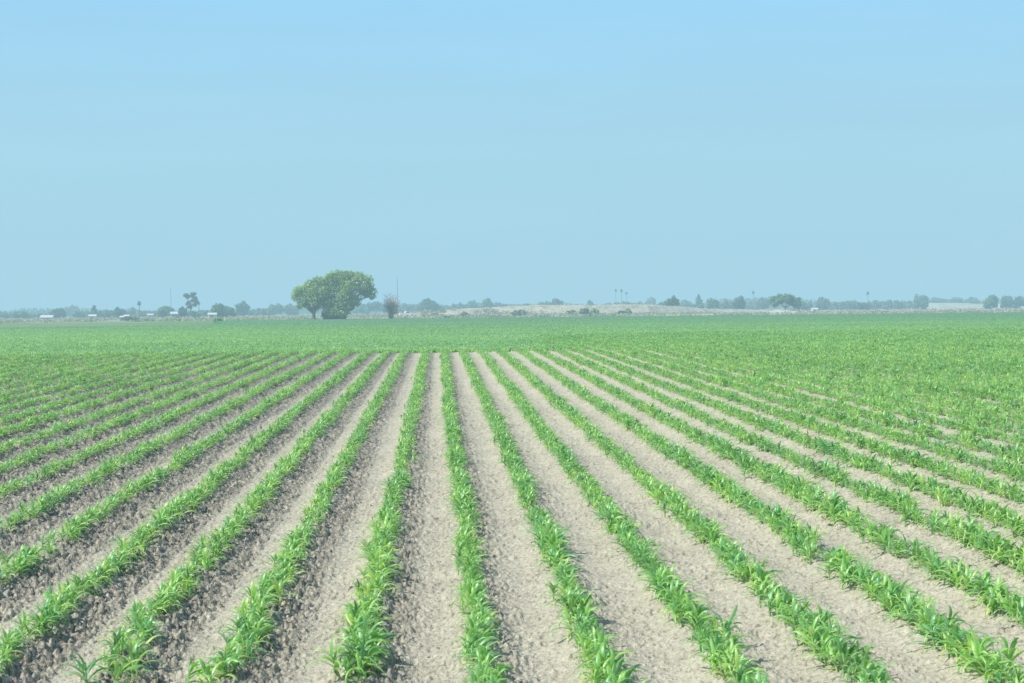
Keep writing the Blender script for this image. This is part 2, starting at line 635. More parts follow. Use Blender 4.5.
n = len(rest)
rx = np.array([p[0] for p in rest])
ry = np.array([p[1] for p in rest])
rg = np.array([p[3] for p in rest])
rzs = base_ground(rx, ry) + .052
big = (1 - .12 * sstep(13, 22, ry) * sstep(.05, -.03, rx / ry) + .05 * sstep(.02, .08, rx / ry)) * (1 + .10 * sstep(.10, .22, rx / ry))
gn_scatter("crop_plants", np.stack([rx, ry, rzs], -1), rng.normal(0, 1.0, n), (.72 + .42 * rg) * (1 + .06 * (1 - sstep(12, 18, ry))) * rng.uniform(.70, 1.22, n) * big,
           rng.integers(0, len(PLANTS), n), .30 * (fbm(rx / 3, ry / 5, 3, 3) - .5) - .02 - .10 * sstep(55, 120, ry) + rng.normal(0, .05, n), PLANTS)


def patch_mesh(seed, size=4.0, count=230):
    """a piece of far, dense crop: many small simple plants"""
    r = np.random.default_rng(seed)
    V, T = [], []
    nl = 6
    for i in range(count):
        cx, cy = r.uniform(-size / 2, size / 2, 2)
        hh = r.uniform(.75, 1.25)
        tt = r.uniform(.2, .75)
        for k in range(nl):
            a = r.uniform(0, math.tau)
            L, W = r.uniform(.14, .26) * hh, r.uniform(.014, .024)
            d = np.array([math.cos(a) + .35, math.sin(a), 0])
            s = np.array([-d[1], d[0], 0]) * W
            b = np.array([cx, cy, -.02])
            m = b + d * L * .42 + np.array([0, 0, L * .85])
            e = b + d * L * .95 + np.array([0, 0, L * r.uniform(.35, .95)])
            V += [b - s * .6, b + s * .6, m + s, m - s, e]
            T += [tt - .1, tt - .1, tt + .05, tt + .05, tt + .2]
    V = np.array(V)
    m = len(V) // 5
    b = np.arange(m)[:, None] * 5
    return mesh_from("far_crop", V, [np.hstack([b, b + 1, b + 2, b + 3]), np.hstack([b + 3, b + 2, b + 4])], M_FAR, {"tint": T, "dry": np.zeros(len(V))})


PATCH = [patch_mesh(s) for s in range(6)]
px_, py_ = [], []
y = 78.0
while y < 425:
    x = -.42 * y
    while x < .46 * y:
        if y > CREST + 6 + (46 if x > 6 else 0):
            e = 425 if x / y > -.125 else 262 + 12 * vnoise(np.array([x / 15]), np.array([0.]), 4)[0]
            if y < e:
                px_.append(x + random.uniform(-.4, .4))
                py_.append(y + random.uniform(-.4, .4))
        x += 3.7
    y += 3.7
px_, py_ = np.array(px_), np.array(py_)
n = len(px_)
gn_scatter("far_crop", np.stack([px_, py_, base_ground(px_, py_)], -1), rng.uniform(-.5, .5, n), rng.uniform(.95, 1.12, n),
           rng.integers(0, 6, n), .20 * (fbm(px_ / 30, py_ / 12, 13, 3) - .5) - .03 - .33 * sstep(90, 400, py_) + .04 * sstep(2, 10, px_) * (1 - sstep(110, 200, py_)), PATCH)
print("plants", len(front), len(rest), "patches", n)

# a few straw bits and green weeds on the bare soil
straw = MB()
for _ in range(90):
    y = 9 + 30 * random.random() ** 1.6
    x = random.uniform(-.3, .36) * y
    z = surf(x, y) + .03
    a, L = random.uniform(0, 3.14), random.uniform(.03, .10)
    d = Vector((math.cos(a) * L, math.sin(a) * L, random.uniform(-.01, .02)))
    straw.tube([(x, y, z), (x + d.x, y + d.y, z + d.z)], [.003, .002], 4)
o = link("straw_litter", straw.mesh("straw_litter", simple_mat("dry_straw", (.62, .56, .42), .8)), kind="stuff")

# ------------------------------------------------------------------ trees
def crown_mesh(name, lobes, count, leaf, mat, seed, gap=.42, nsub=5):
    """lobes: (cx, cy, cz, rx, ry, rz). Leaf clumps fill the shells of the lobes, thinned by noise."""
    r = np.random.default_rng(seed)
    sub = []
    for l in lobes:
        sub.append((l[0], l[1], l[2], l[3] * .84, l[4] * .84, l[5] * .84))
        for _ in range(nsub):
            d = r.normal(size=3)
            d /= np.linalg.norm(d)
            q = r.uniform(.34, .54)
            sub.append((l[0] + d[0] * l[3] * .72, l[1] + d[1] * l[4] * .72, l[2] + d[2] * l[5] * .68, l[3] * q, l[4] * q, l[5] * q))
    lobes = sub
    vol = np.array([(l[3] * l[4] * l[5]) ** .75 for l in lobes])
    cnt = np.maximum(20, (count * vol / vol.sum()).astype(int))
    C, Tn, Nn = [], [], []
    for l, c in zip(lobes, cnt):
        d = r.normal(size=(c * 3, 3))
        d /= np.linalg.norm(d, axis=1, keepdims=True)
        ox, oy = r.uniform(0, 90, 2)
        lump = .5 * fbm(d[:, 0] * 2.1 + ox + d[:, 2], d[:, 1] * 2.1 + oy - d[:, 2] * 1.3, seed, 3) + .5 * fbm(d[:, 0] * 4.6 + ox, d[:, 2] * 4.6 + d[:, 1] * 3 + oy, seed + 5, 2)
        rad = (.60 + .42 * r.random(len(d)) ** .7) * (.50 + 1.0 * lump)
        p = d * rad[:, None] * np.array(l[3:6]) + np.array(l[:3])
        keep = (lump > gap * r.uniform(.75, 1.05, len(d)))
        p, d, lump, rad = p[keep][:c], d[keep][:c], lump[keep][:c], rad[keep][:c]
        C.append(p)
        Nn.append(d)
        Tn.append(np.clip(.22 + 1.1 * (lump - .42) + .9 * (rad - .72) + .22 * d[:, 2] + r.uniform(-.12, .14) + r.normal(0, .13, len(p)), 0, 1))  # lit outside and top, shaded inside of the crown painted into leaf tone
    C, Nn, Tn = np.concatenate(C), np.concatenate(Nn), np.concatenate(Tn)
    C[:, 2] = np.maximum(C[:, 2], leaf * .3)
    m = len(C)
    nrm = Nn + r.normal(0, .5, (m, 3))
    nrm /= np.linalg.norm(nrm, axis=1, keepdims=True)
    a = np.cross(nrm, r.normal(size=(m, 3)))
    a /= np.linalg.norm(a, axis=1, keepdims=True)
    b = np.cross(nrm, a)
    s = leaf * r.uniform(.55, 1.25, (m, 1))
    V = np.stack([C - a * s, C - b * s * .6, C + a * s, C + b * s * .6], 1).reshape(-1, 3)
    Q = np.arange(m * 4).reshape(m, 4)
    return mesh_from(name, V, Q, mat, {"tint": Tn})


def trunk_mesh(name, h, r0, seed, lobes, lean=(0, 0), mat=None):
    r = random.Random(seed)
    mb = MB()
    th = h
    top = Vector((lean[0], lean[1], th))
    mb.tube([(0, 0, -.3), (lean[0] * .1, 0, th * .12), (lean[0] * .45, lean[1] * .4, th * .5), top], [r0 * 1.35, r0, r0 * .8, r0 * .6], 8)
    for l in lobes:
        e = Vector(l[:3])
        mid = top.lerp(e, .5) + Vector((r.gauss(0, .06) * h, r.gauss(0, .06) * h, r.gauss(.02, .05) * h))
        mb.tube([top * .9, mid, e], [r0 * .5, r0 * .3, r0 * .1], 6)
        for _ in range(4):
            e2 = e + Vector((r.gauss(0, l[3] * .45), r.gauss(0, l[4] * .45), r.gauss(.1, .35) * l[5]))
            mb.tube([mid.lerp(e, .6), e2], [r0 * .16, r0 * .04], 5)
    return mb.mesh(name, mat or M_BARK, True)


def spot(px, D):
    x = bearing(px) * D
    return x, D, surf(x, D)


GT = "trees along the far edge of the plain"


def tree(px, ytop, w, D, label, kind="round", mat=None, name="tree", cat="tree", trunk=.06, seed=None):
    """px, ytop, w: column, crown top and width seen in the photograph at distance D"""
    seed = seed or int(px * 10) + 3
    r = random.Random(seed)
    x, y, z = spot(px, D)
    h = max(1.0, (prow((x, y, z)) - ytop) * D / F)
    W = (1.35 if kind == 'low' else 1.15) * w * D / F / 2
    t = thing(name, label, cat, (x, y, z), 0, GT)
    lobes = []
    cb = trunk * h                       # bottom of the crown
    if kind == "round":
        for i in range(6):
            a = i * math.tau / 6 + r.uniform(-.4, .4)
            q = r.uniform(.3, .52)
            lobes.append((math.cos(a) * W * q, math.sin(a) * W * q, lerp(cb, h, r.uniform(.38, .62)), W * r.uniform(.42, .6), W * .5, (h - cb) * r.uniform(.3, .4)))
        lobes.append((r.uniform(-.25, .25) * W, 0, lerp(cb, h, .70), W * .45, W * .5, (h - cb) * .30))
        for i in range(5):
            a = r.uniform(-1, 1)
            lobes.append((a * W * .85, r.uniform(-.4, .4) * W, h * r.uniform(.12, .4), W * .32, W * .35, h * r.uniform(.14, .26)))
    elif kind == "cone":
        for i in range(5):
            f = i / 4
            lobes.append((r.uniform(-.12, .12) * W, 0, lerp(cb, h, .2 + .62 * f), W * lerp(.9, .3, f), W * lerp(.9, .3, f), (h - cb) * .2))
    elif kind == "flat":
        for i in range(8):
            a = -1 + 2 * i / 7
            lobes.append((a * W * .72, r.uniform(-.4, .4) * W, lerp(cb, h, .62 - .22 * a * a + r.uniform(-.05, .05)), W * .33, W * .4, (h - cb) * r.uniform(.30, .38)))
    elif kind == "low":
        for i in range(7):
            a = -1 + 2 * i / 6
            lobes.append((a * W * .75, r.uniform(-.4, .4) * W, h * r.uniform(.34, .52) * (1 - .25 * a * a), W * .36, W * .4, h * r.uniform(.36, .5)))
    elif kind == "open":
        for i in range(13):
            lobes.append((r.uniform(-.75, .75) * W, r.uniform(-.5, .5) * W, lerp(cb, h, .12 + .8 * i / 12), W * r.uniform(.25, .42), W * .36, (h - cb) * r.uniform(.07, .13)))
    lf = max(.32, D / F * .95)
    cnt = int(min(3600, 700 + 900 * (W * h) / (lf * lf * 60)))
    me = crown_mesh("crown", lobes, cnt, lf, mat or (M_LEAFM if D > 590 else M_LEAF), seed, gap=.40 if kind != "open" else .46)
    link("crown", me, t)
    link("trunk", trunk_mesh("trunk", max(.4, h * max(trunk, .25)), max(.12, h * .028), seed, lobes), t)
    return t


def palm(px, ytop, D, label, crown_px=5.5, seed=1):
    x, y, z = spot(px, D)
    r = random.Random(seed)
    h = (prow((x, y, z)) - ytop) * D / F
    cr = crown_px * D / F / 2
    t = thing("palm_tree", label, "palm tree", (x, y, z), r.uniform(0, 6), "fan palms on the horizon")
    ht = h - cr
    mb = MB()
    mb.tube([(0, 0, -.3), (.05, 0, ht * .3), (.1, .1, ht * .7), (0, 0, ht)], [.30, .2, .15, .15], 8)
    link("trunk", mb.mesh("trunk", M_BARK, True), t)
    V, Q, T = [], [], []
    for i in range(44):
        a = r.uniform(0, math.tau)
        e = r.uniform(-1.0, 1.4)
        L = cr * r.uniform(.8, 1.08)
        d = Vector((math.cos(a) * math.cos(e), math.sin(a) * math.cos(e), math.sin(e)))
        s = d.cross(Vector((0, 0, 1))).normalized() * (cr * .24)
        p0 = Vector((0, 0, ht))
        p1 = p0 + d * L * .6
        p2 = p0 + d * L - Vector((0, 0, cr * .14))
        b = len(V)
        V += [tuple(p0), tuple(p1 + s), tuple(p2), tuple(p1 - s)]
        Q.append((b, b + 1, b + 2, b + 3))
        T.append(max(0, min(1, .5 + .35 * math.sin(e) + r.gauss(0, .1))))
    link("crown", mesh_from("crown", V, np.array(Q), M_PALM, {"tint": T}), t)
    return t


# ---- the big pair in front
D = 412
x, y, z = spot(336, D)
m = D / F
t = thing("tree", "biggest tree, broad leafy crown leaning right over a dark brushy base", "tree", (x, y, z), 0, GT)
L = []
for (px, py, rw, rh, dy) in ((337, 283, 15, 12, 0), (322, 289, 12, 11, -1.5), (327, 285, 9, 8, 1), (328, 294, 10, 10, -1), (316, 296, 9, 10, 2), (350, 280, 12, 9, 1.5), (361, 283, 12, 9, -1), (366, 291, 8, 8, 1), (372, 296, 4.5, 4, 0), (355, 294, 12, 9, 2),
                             (342, 298, 14, 11, -2), (328, 301, 10, 11, 1), (337, 275, 12, 6, -2), (364, 280, 9, 8, 0), (329, 281, 9, 7, 0), (352, 276, 9, 6, 1), (344, 288, 12, 10, -2), (331, 312, 8, 6, -3), (342, 313, 8, 5, -3), (335, 304, 10, 8, -3), (370, 289, 7, 8, 1), (346, 306, 10, 8, 0), (334, 309, 9, 7, -1), (352, 301, 9, 8, 0)):
    L.append(((px - 336) * m, dy, (320 - py) * m, rw * m, max(rw, rh) * m * .9, rh * m))
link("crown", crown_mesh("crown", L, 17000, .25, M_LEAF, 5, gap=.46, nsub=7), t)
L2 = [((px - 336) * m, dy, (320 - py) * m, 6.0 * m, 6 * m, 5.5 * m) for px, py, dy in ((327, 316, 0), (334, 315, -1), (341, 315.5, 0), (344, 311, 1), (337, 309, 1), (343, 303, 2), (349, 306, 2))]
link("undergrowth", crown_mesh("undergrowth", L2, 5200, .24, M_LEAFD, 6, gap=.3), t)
link("trunk", trunk_mesh("trunk", 3.2, .42, 8, L, lean=(.8, 0)), t)
x, y, z = spot(313.5, D - 2)
t = thing("tree", "leafy tree with forked bare trunk, tucked against the left of the biggest tree", "tree", (x, y, z), 0, GT)
L = [((px - 313.5) * m, dy, (320 - py) * m, rw * m, rw * m * .9, rh * m) for (px, py, rw, rh, dy) in
     ((303, 291, 9.5, 8, 0), (298, 296, 7, 8, 1), (311, 288, 9, 9, 0), (306, 300, 8, 7, -1), (316, 296, 9, 9, -2), (318, 304, 6, 6, 0), (301, 304, 5, 5, 0), (319, 283, 7, 7, 1), (324, 287, 7, 8, 0), (323, 295, 8, 8, -1))]
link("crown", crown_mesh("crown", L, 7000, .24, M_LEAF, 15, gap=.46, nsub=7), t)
link("trunk", trunk_mesh("trunk", 1.7, .55, 9, L, lean=(.1, 0)), t)

# ---- the bare brown tree
x, y, z = spot(391, 415)
t = thing("bare_tree", "leafless brown tree with fine upright twigs, right of the biggest tree", "tree", (x, y, z), 0, GT)
mb = MB()
r = random.Random(4)
for i in range(15):
    a = r.uniform(0, 6.28)
    top = Vector((math.cos(a) * r.uniform(.4, 2.1), math.sin(a) * 1.6, r.uniform(3.4, 5.7)))
    mb.tube([(math.cos(a) * .2, math.sin(a) * .2, -.2), top * .5 + Vector((0, 0, .2)), top], [.09, .05, .02], 5)
    for j in range(16):
        f = r.uniform(.3, 1)
        p = top * f
        e = p + Vector((r.gauss(0, .6), r.gauss(0, .6), r.uniform(.2, 1.1)))
        mb.tube([p, e], [.022, .010], 4)
        for q in range(2):
            mb.tube([p.lerp(e, .6), e + Vector((r.gauss(0, .35), r.gauss(0, .35), r.uniform(-.1, .5)))], [.02, .012], 3)
link("trunk", mb.mesh("trunk", M_TWIG), t)
L = [(0, 0, 3.6, 2.2, 1.8, 2.1), (.3, 0, 1.2, 1.4, 1.3, 1.2), (-1.0, 0, 2.9, 1.3, 1.2, 1.6), (1.0, 0, 2.7, 1.2, 1.2, 1.5)]
link("crown", crown_mesh("crown", L, 1100, .13, M_SHRUB, 25, gap=.35), t)

DK, PL = M_LEAFD, M_LEAFP
T = [
    (5, 311.3, 24, 900, "low rounded bush-like tree cut off by the left edge of the horizon", "low", None),
    (21, 310.8, 17, 850, "small round tree left of the leftmost white building", "round", None),
    (37, 312, 16, 930, "low tree just above the leftmost white building's left end", "low", PL),
    (57, 308, 15, 850, "dark rounded tree just right of the leftmost white building", "round", DK),
    (71, 305.8, 22, 1250, "pale hazy tree rising behind the gap between the two left white buildings", "round", PL),
    (82, 310.5, 14, 900, "low tree left of the small cone-shaped tree", "low", None),
    (93.5, 305.2, 9, 800, "small dark cone-shaped tree above the white hut", "cone", DK),
    (108, 308, 15, 850, "rounded green tree right of the white hut", "low", None),
    (119.5, 307, 12, 780, "dark blue-green tree left of the lone fan palm", "round", DK),
    (131.5, 307, 13, 1000, "pale tree directly left of the lone fan palm on the left", "round", PL),
    (147, 308.5, 15, 950, "low pale tree directly right of the lone fan palm on the left", "low", PL),
    (156, 311, 10, 1000, "smallest low tree between the lone palm and the round tree", "low", PL),
    (166.3, 305.6, 16, 740, "neatly round tree beneath the thin left mast", "round", None),
    (182.5, 306.3, 8, 690, "narrow dark tree left of the tall open tree", "round", DK),
    (191.5, 309.5, 13, 720, "low bush-like tree at the foot of the tall open tree", "low", None),
    (206, 309.3, 14, 900, "low blue-green tree between the tall open tree and the leafy round one", "low", DK),
    (217.5, 302.3, 17, 640, "leafy round tree with short visible trunk, above a white roof", "round", None),
    (228, 305.5, 13, 700, "smaller tree touching the right side of the leafy round tree", "round", None),
    (242.5, 301.3, 14, 880, "peaked tree standing alone between the round tree and the hedge-like trees", "round", DK),
    (250, 309, 12, 930, "very low tree at the right foot of the peaked tree", "low", PL),
    (262, 307, 14, 950, "low tree between the peaked tree and the biggest tree", "low", PL),
    (276, 303, 16, 1000, "rounded hazy tree second to the left of the biggest tree", "round", None),
    (291, 303.5, 17, 1000, "hazy tree peeking out at the biggest tree's left edge", "round", PL),
    (361, 303, 16, 1050, "hazy tree beneath the overhanging right side of the biggest tree", "round", None),
    (376, 300.8, 20, 1000, "broad hazy tree between the biggest tree and the bare brown tree", "flat", None),
    (405, 302.5, 15, 1100, "hazy tree at the right foot of the right mast", "round", PL),
    (417, 303.5, 12, 1100, "small low tree left of the domed dark tree", "low", PL),
    (428, 297.6, 23, 930, "domed dark tree at the left end of the pale embankment", "round", DK),
    (442, 303, 13, 1050, "low tree on the right shoulder of the domed dark tree", "low", None),
    (456, 301.3, 15, 1050, "second tree right of the domed dark tree", "low", None),
    (471, 300, 14, 1050, "third tree right of the domed dark tree", "round", None),
    (487, 298, 13, 1000, "peaked tree behind the left part of the pale embankment", "round", None),
    (500, 301, 13, 1050, "low tree right of the peaked tree behind the embankment", "low", PL),
    (513, 303, 12, 1150, "faint low tree above the left half of the pale embankment", "low", PL),
    (526, 301.8, 11, 1050, "small rounded tree alone above the embankment, left of the twin-peaked pair", "low", None),
    (544, 300.2, 13, 1000, "left, lower one of the twin-peaked pair above the embankment", "low", None),
    (557, 297.5, 13, 980, "right, taller one of the twin-peaked pair above the embankment", "round", DK),
    (577, 301.8, 12, 1100, "faint low tree right of the twin-peaked pair", "low", PL),
    (590.5, 299, 7, 1000, "tiny round tree alone above the middle of the embankment", "round", None),
    (607, 302, 12, 1150, "faint low tree left of the three distant palms", "low", PL),
    (624, 299.2, 18, 1050, "wide flat tree directly beneath the three distant palms", "low", None),
    (638, 299.8, 14, 1050, "low tree right of the flat one beneath the three palms", "low", PL),
    (651, 295.8, 11, 1350, "palest see-through tree, right of the three distant palms", "round", PL),
    (663.5, 300.5, 10, 760, "smaller tree leaning on the left side of the upright dark tree", "round", None),
    (673.2, 295.6, 12, 640, "upright dark tree with visible trunk at the embankment's right end", "round", DK),
    (686.5, 299, 14, 1100, "pale tree directly right of the upright dark tree", "round", PL),
    (699, 294.6, 11, 900, "pointed tree among the cluster right of the upright dark tree", "cone", None),
    (712.5, 297.6, 13, 850, "rounded tree right of the pointed tree", "round", None),
    (726, 298.4, 13, 900, "hazy tree left of the dark rounded one under the lone right palm", "low", PL),
    (739.5, 295.6, 13, 760, "dark rounded tree left of the small palm near the flat-topped tree", "round", DK),
    (752, 299.5, 11, 1100, "faint low tree beneath the small palm", "low", PL),
    (763, 297.5, 13, 950, "tree touching the left edge of the flat-topped tree", "round", None),
    (785.5, 291.8, 29, 600, "largest tree on the right, wide flat-topped green crown", "flat", M_LEAFM),
    (803, 298.8, 14, 900, "low tree touching the right edge of the flat-topped tree", "low", None),
    (823.5, 296.4, 14, 900, "rounded tree above the small white shed on the right", "round", None),
    (836, 300, 13, 1000, "low tree right of the small white shed", "low", PL),
    (849, 299, 15, 1000, "hazy tree second to the left of the farthest right palm", "low", None),
    (862, 299.5, 13, 850, "blue-green low tree at the foot of the farthest right palm", "low", DK),
    (878, 298.8, 16, 1000, "low tree immediately right of the farthest right palm", "low", PL),
    (894, 298.6, 15, 1000, "hazy tree between the farthest right palm and the white truck", "low", None),
    (908, 298.4, 13, 1050, "low tree above the white truck", "low", PL),
    (921, 294.2, 14, 950, "peaked tree at the left end of the second sandy bank", "round", None),
    (938, 297.0, 19, 1200, "low tree behind the left half of the second sandy bank", "round", None),
    (955, 297.4, 20, 1200, "low tree behind the middle of the second sandy bank", "round", None),
    (972, 296.6, 18, 1200, "low tree behind the right end of the second sandy bank", "round", None),
    (991, 293.6, 17, 820, "dense rounded tree over the two white vehicles", "round", None),
    (1006, 294.4, 12, 900, "tree second from the right edge of the horizon", "round", None),
    (1020, 295.6, 14, 900, "tree cut off by the right edge of the horizon", "round", DK),
]
for px, yt, w, D, lab, kind, mt in T:
    tree(px, yt, w, D, lab, kind, mt, trunk=.20 if px == 785.5 else .06)
tree(190.8, 292.8, 12, 700, "tallest slim tree on the left with open clumps of leaves", "open", DK, trunk=.35)
palm(139.3, 300.6, 760, "lone fan palm standing clear of the low trees on the left", 6, 1)
palm(198.6, 300.4, 730, "fan palm close against the right of the tall open tree", 5, 2)
palm(616, 288.4, 1150, "leftmost of the three distant palms above the embankment", 3.6, 3)
palm(621.8, 288.6, 1100, "middle one of the three distant palms above the embankment", 4.2, 4)
palm(626.6, 291.2, 1180, "rightmost and lowest of the three distant palms above the embankment", 3.6, 5)
palm(753.4, 290.2, 1100, "small palm left of the flat-topped tree", 4.2, 6)
palm(868, 290.8, 1050, "farthest right palm, above the blue-green low tree", 4.6, 7)

GS = "shrubs on the open ground"
for px, yt, w, D, lab, mt in [
    (132, 316.4, 10, 480, "dark green shrub beside the faded red hut", DK),
    (218, 320.0, 5, 380, "tiny green shrub in the field edge below the leafy round tree", None),
    (464, 310.6, 6, 520, "small brownish shrub before the left end of the embankment", M_SHRUB),
    (584.6, 306.8, 7, 560, "boxy dark shrub on the face of the embankment", DK),
    (594.5, 307.4, 6, 560, "lighter shrub right of the boxy dark shrub", M_LEAF),
    (519, 309, 10, 560, "broad faint shrub on the left part of the embankment", M_LEAFP),
    (571, 309.5, 8, 550, "small shrub left of the boxy dark shrub", M_LEAFP),
    (622, 309.6, 5, 560, "small dark shrub low on the embankment's right half", DK),
    (628, 308.2, 5, 570, "green shrub higher on the embankment's right half", None),
    (790, 308.8, 14, 620, "low spreading shrub at the foot of the flat-topped tree", M_SHRUB),
    (178, 316.8, 4, 600, "tiny dark shrub at the foot of the narrow dark tree", DK),
    (196.5, 316.2, 4, 600, "tiny dark shrub below the fan palm beside the tall open tree", DK)]:
    tree(px, yt, w, D, lab, "low", mt, name="shrub", cat="shrub", trunk=.02)["group"] = GS

# far-off wood that reads as one low band
C = []
r = np.random.default_rng(3)
nb = 60000
bx = r.uniform(-.40, .44, nb) * 1350
by = r.uniform(1250, 1500, nb)
hh = 2.2 + 13 * np.clip(fbm(bx / 30, by * 0, 31, 4) - .22, 0, 1) ** 1.25
bz = base_ground(bx, by) + hh * r.random(nb) ** .8
C = np.stack([bx, by, bz], -1)
nrm = r.normal(size=(nb, 3)); nrm[:, 1] -= 1
a = np.cross(nrm, r.normal(size=(nb, 3))); a /= np.linalg.norm(a, axis=1, keepdims=True)
b = np.cross(nrm, a); b /= np.linalg.norm(b, axis=1, keepdims=True)
s = r.uniform(.5, 1.1, (nb, 1))
V = np.stack([C - a * s, C - b * s * .7, C + a * s, C + b * s * .7], 1).reshape(-1, 3)
link("far_woods", mesh_from("far_woods", V, np.arange(nb * 4).reshape(nb, 4), M_LEAFM, {"tint": np.clip(r.normal(.4, .25, nb), 0, 1)}), kind="stuff")

# ------------------------------------------------------------------ embankments
def bank(name, pts, depth, seed):
    """pts: (px, y of top, D)"""
    n_a, n_b = 420, 34
    P = []
    pxs = np.linspace(pts[0][0], pts[-1][0], n_a)
    tops = np.interp(pxs, [p[0] for p in pts], [p[1] for p in pts])
    Ds = np.interp(pxs, [p[0] for p in pts], [p[2] for p in pts])
    V, tn, gn = [], [], []
    for i in range(n_a):
        x, y, z = spot(pxs[i], Ds[i])
        h = max(.0, (prow((x, y + depth * .4, z)) - tops[i]) * Ds[i] / F) + .55 * (fbm(np.array([x / 9]), np.array([0.]), seed, 3)[0] - .5)
        for j in range(n_b):
            f = j / (n_b - 1)
            prof = float(sstep(0, .38, f) * (1 - sstep(.62, 1, f)))
            yy = y + depth * f
            zz = float(base_ground(x, yy)) - .15 + max(0, h) * prof
            zz += .5 * prof * (fbm(np.array([x / 2.2]), np.array([yy / 2.2]), seed + 4, 3)[0] - .5) * min(1, h)
            V.append((x, yy, zz))
    V = np.array(V)
    g = sstep(.50, .62, fbm(V[:, 0] / 6, V[:, 1] / 5 + V[:, 2], seed + 9, 4))
    i = np.arange(n_a * n_b).reshape(n_a, n_b)
    Q = np.stack([i[:-1, :-1], i[1:, :-1], i[1:, 1:], i[:-1, 1:]], -1).reshape(-1, 4)
    me = mesh_from(name, V, Q, M_SOIL, {"soil_shade": .15 * np.ones(len(V)), "green": g * .35, "tan": .55 + .4 * (1 - g)}, smooth=True)
    link(name, me, kind="structure")


bank("embankment", [(372, 315, 590), (400, 313.5, 590), (430, 310.8, 590), (470, 308, 595), (500, 306.3, 600), (540, 304.8, 600), (580, 304.6, 600), (650, 304.3, 610), (680, 306, 620), (705, 308.3, 630), (740, 309, 650), (800, 309.5, 660)], 22, 4)
bank("sandy_bank", [(905, 306, 1150), (918, 303.6, 1150), (940, 302.6, 1150), (965, 302.4, 1150), (985, 303.2, 1150), (1000, 303.4, 1150), (1024, 303.2, 1150), (1050, 304, 1150)], 40, 14)
bank("sandy_mound", [(768, 311, 560), (775, 309.6, 560), (783, 308.8, 560), (792, 309.8, 560), (800, 311, 560)], 8, 24)

# low dry scrub and weeds over the banks and the rough ground beyond the crop
nb = 26000
sy = 432 + 480 * r.random(nb) ** 1.7
sx = r.uniform(-.40, .44, nb) * sy
keep = fbm(sx / 14, sy / 30, 61, 4) > .47
bank_y = r.random(nb) < .22
sx2 = r.uniform(-.06, .16, nb) * 600
sy = np.where(bank_y, 590 + 14 * r.random(nb), sy)
sx = np.where(bank_y, sx2, sx)
keep &= fbm(sx / 5, sy / 5, 63, 4) > .46
sx, sy = sx[keep], sy[keep]
dg = bpy.context.evaluated_depsgraph_get()
bpy.context.view_layer.update()
bo = bpy.data.objects["embankment"].data
from mathutils.bvhtree import BVHTree
bv = BVHTree.FromPolygons([v.co for v in bo.vertices], [tuple(p.vertices) for p in bo.polygons])
sz = base_ground(sx, sy)
for i in range(len(sx)):
    if 585 < sy[i] < 700:
        hit = bv.ray_cast(Vector((sx[i], sy[i], 50)), Vector((0, 0, -1)))[0]
        if hit:
            sz[i] = max(sz[i], hit.z)
K = 5
m = len(sx)
C = np.repeat(np.stack([sx, sy, sz], -1), K, 0) + r.normal(0, 1, (m * K, 3)) * (.45, .45, .0)
C[:, 2] += np.abs(r.normal(0, .30, m * K))
nrm = r.normal(size=(m * K, 3))
a = np.cross(nrm, r.normal(size=(m * K, 3))); a /= np.linalg.norm(a, axis=1, keepdims=True)
b = np.cross(nrm, a); b /= np.linalg.norm(b, axis=1, keepdims=True)
s = r.uniform(.15, .42, (m * K, 1))
V = np.stack([C - a * s, C - b * s * .6, C + a * s, C + b * s * .6], 1).reshape(-1, 3)
tt = np.clip(np.repeat(fbm(sx / 4, sy / 9, 65, 3), K) + r.normal(0, .2, m * K), 0, 1)
link("dry_scrub", mesh_from("dry_scrub", V, np.arange(m * K * 4).reshape(m * K, 4), leaf_mat("dry_scrub", (.18, .22, .12), (.58, .54, .40), .4), {"tint": tt}), kind="stuff")

# ------------------------------------------------------------------ buildings, vehicles, masts
GB = "small buildings among the far trees"


def building(px, D, w, h, dep, label, wall=M_WHITE, roofm=M_ROOF, rise=.22, rz=0, windows=3, name="building"):
    x, y, z = spot(px, D)
    w, h = w * .85, h * .72
    t = thing(name, label, "building", (x, y, z - .1), rz, GB)
    mb = MB()
    mb.box(-w / 2, w / 2, 0, dep, 0, h)
    link("wall", mb.mesh("wall", wall), t)
    mb = MB()
    e = .35
    rh = dep * rise
    mb.quads([(-w / 2 - e, -e, h), (w / 2 + e, -e, h), (w / 2 + e, dep / 2, h + rh), (-w / 2 - e, dep / 2, h + rh), (w / 2 + e, dep + e, h), (-w / 2 - e, dep + e, h)],
             [(0, 1, 2, 3), (3, 2, 4, 5)])
    mb.quads([(-w / 2, 0, h), (-w / 2, dep, h), (-w / 2, dep / 2, h + rh - .05), (w / 2, 0, h), (w / 2, dep, h), (w / 2, dep / 2, h + rh - .05)],
             [(0, 1, 2, 2), (3, 5, 4, 4)])
    me = bpy.data.meshes.new("roof")
    me.from_pydata(mb.V, [], [tuple(dict.fromkeys(q)) for q in mb.Q])
    me.materials.append(roofm)
    link("roof", me, t)
    for i in range(windows):
        cx = lerp(-w / 2, w / 2, (i + .7) / (windows + .9))
        mb = MB()
        mb.box(cx - .5, cx + .5, -.03, .02, h * .4, h * .75)
        link("window", mb.mesh("window", M_DARK), t)
    mb = MB()
    mb.box(w / 2 - 1.5, w / 2 - .6, -.035, .02, .05, h * .8)
    link("door", mb.mesh("door", M_STEEL), t)
    return t


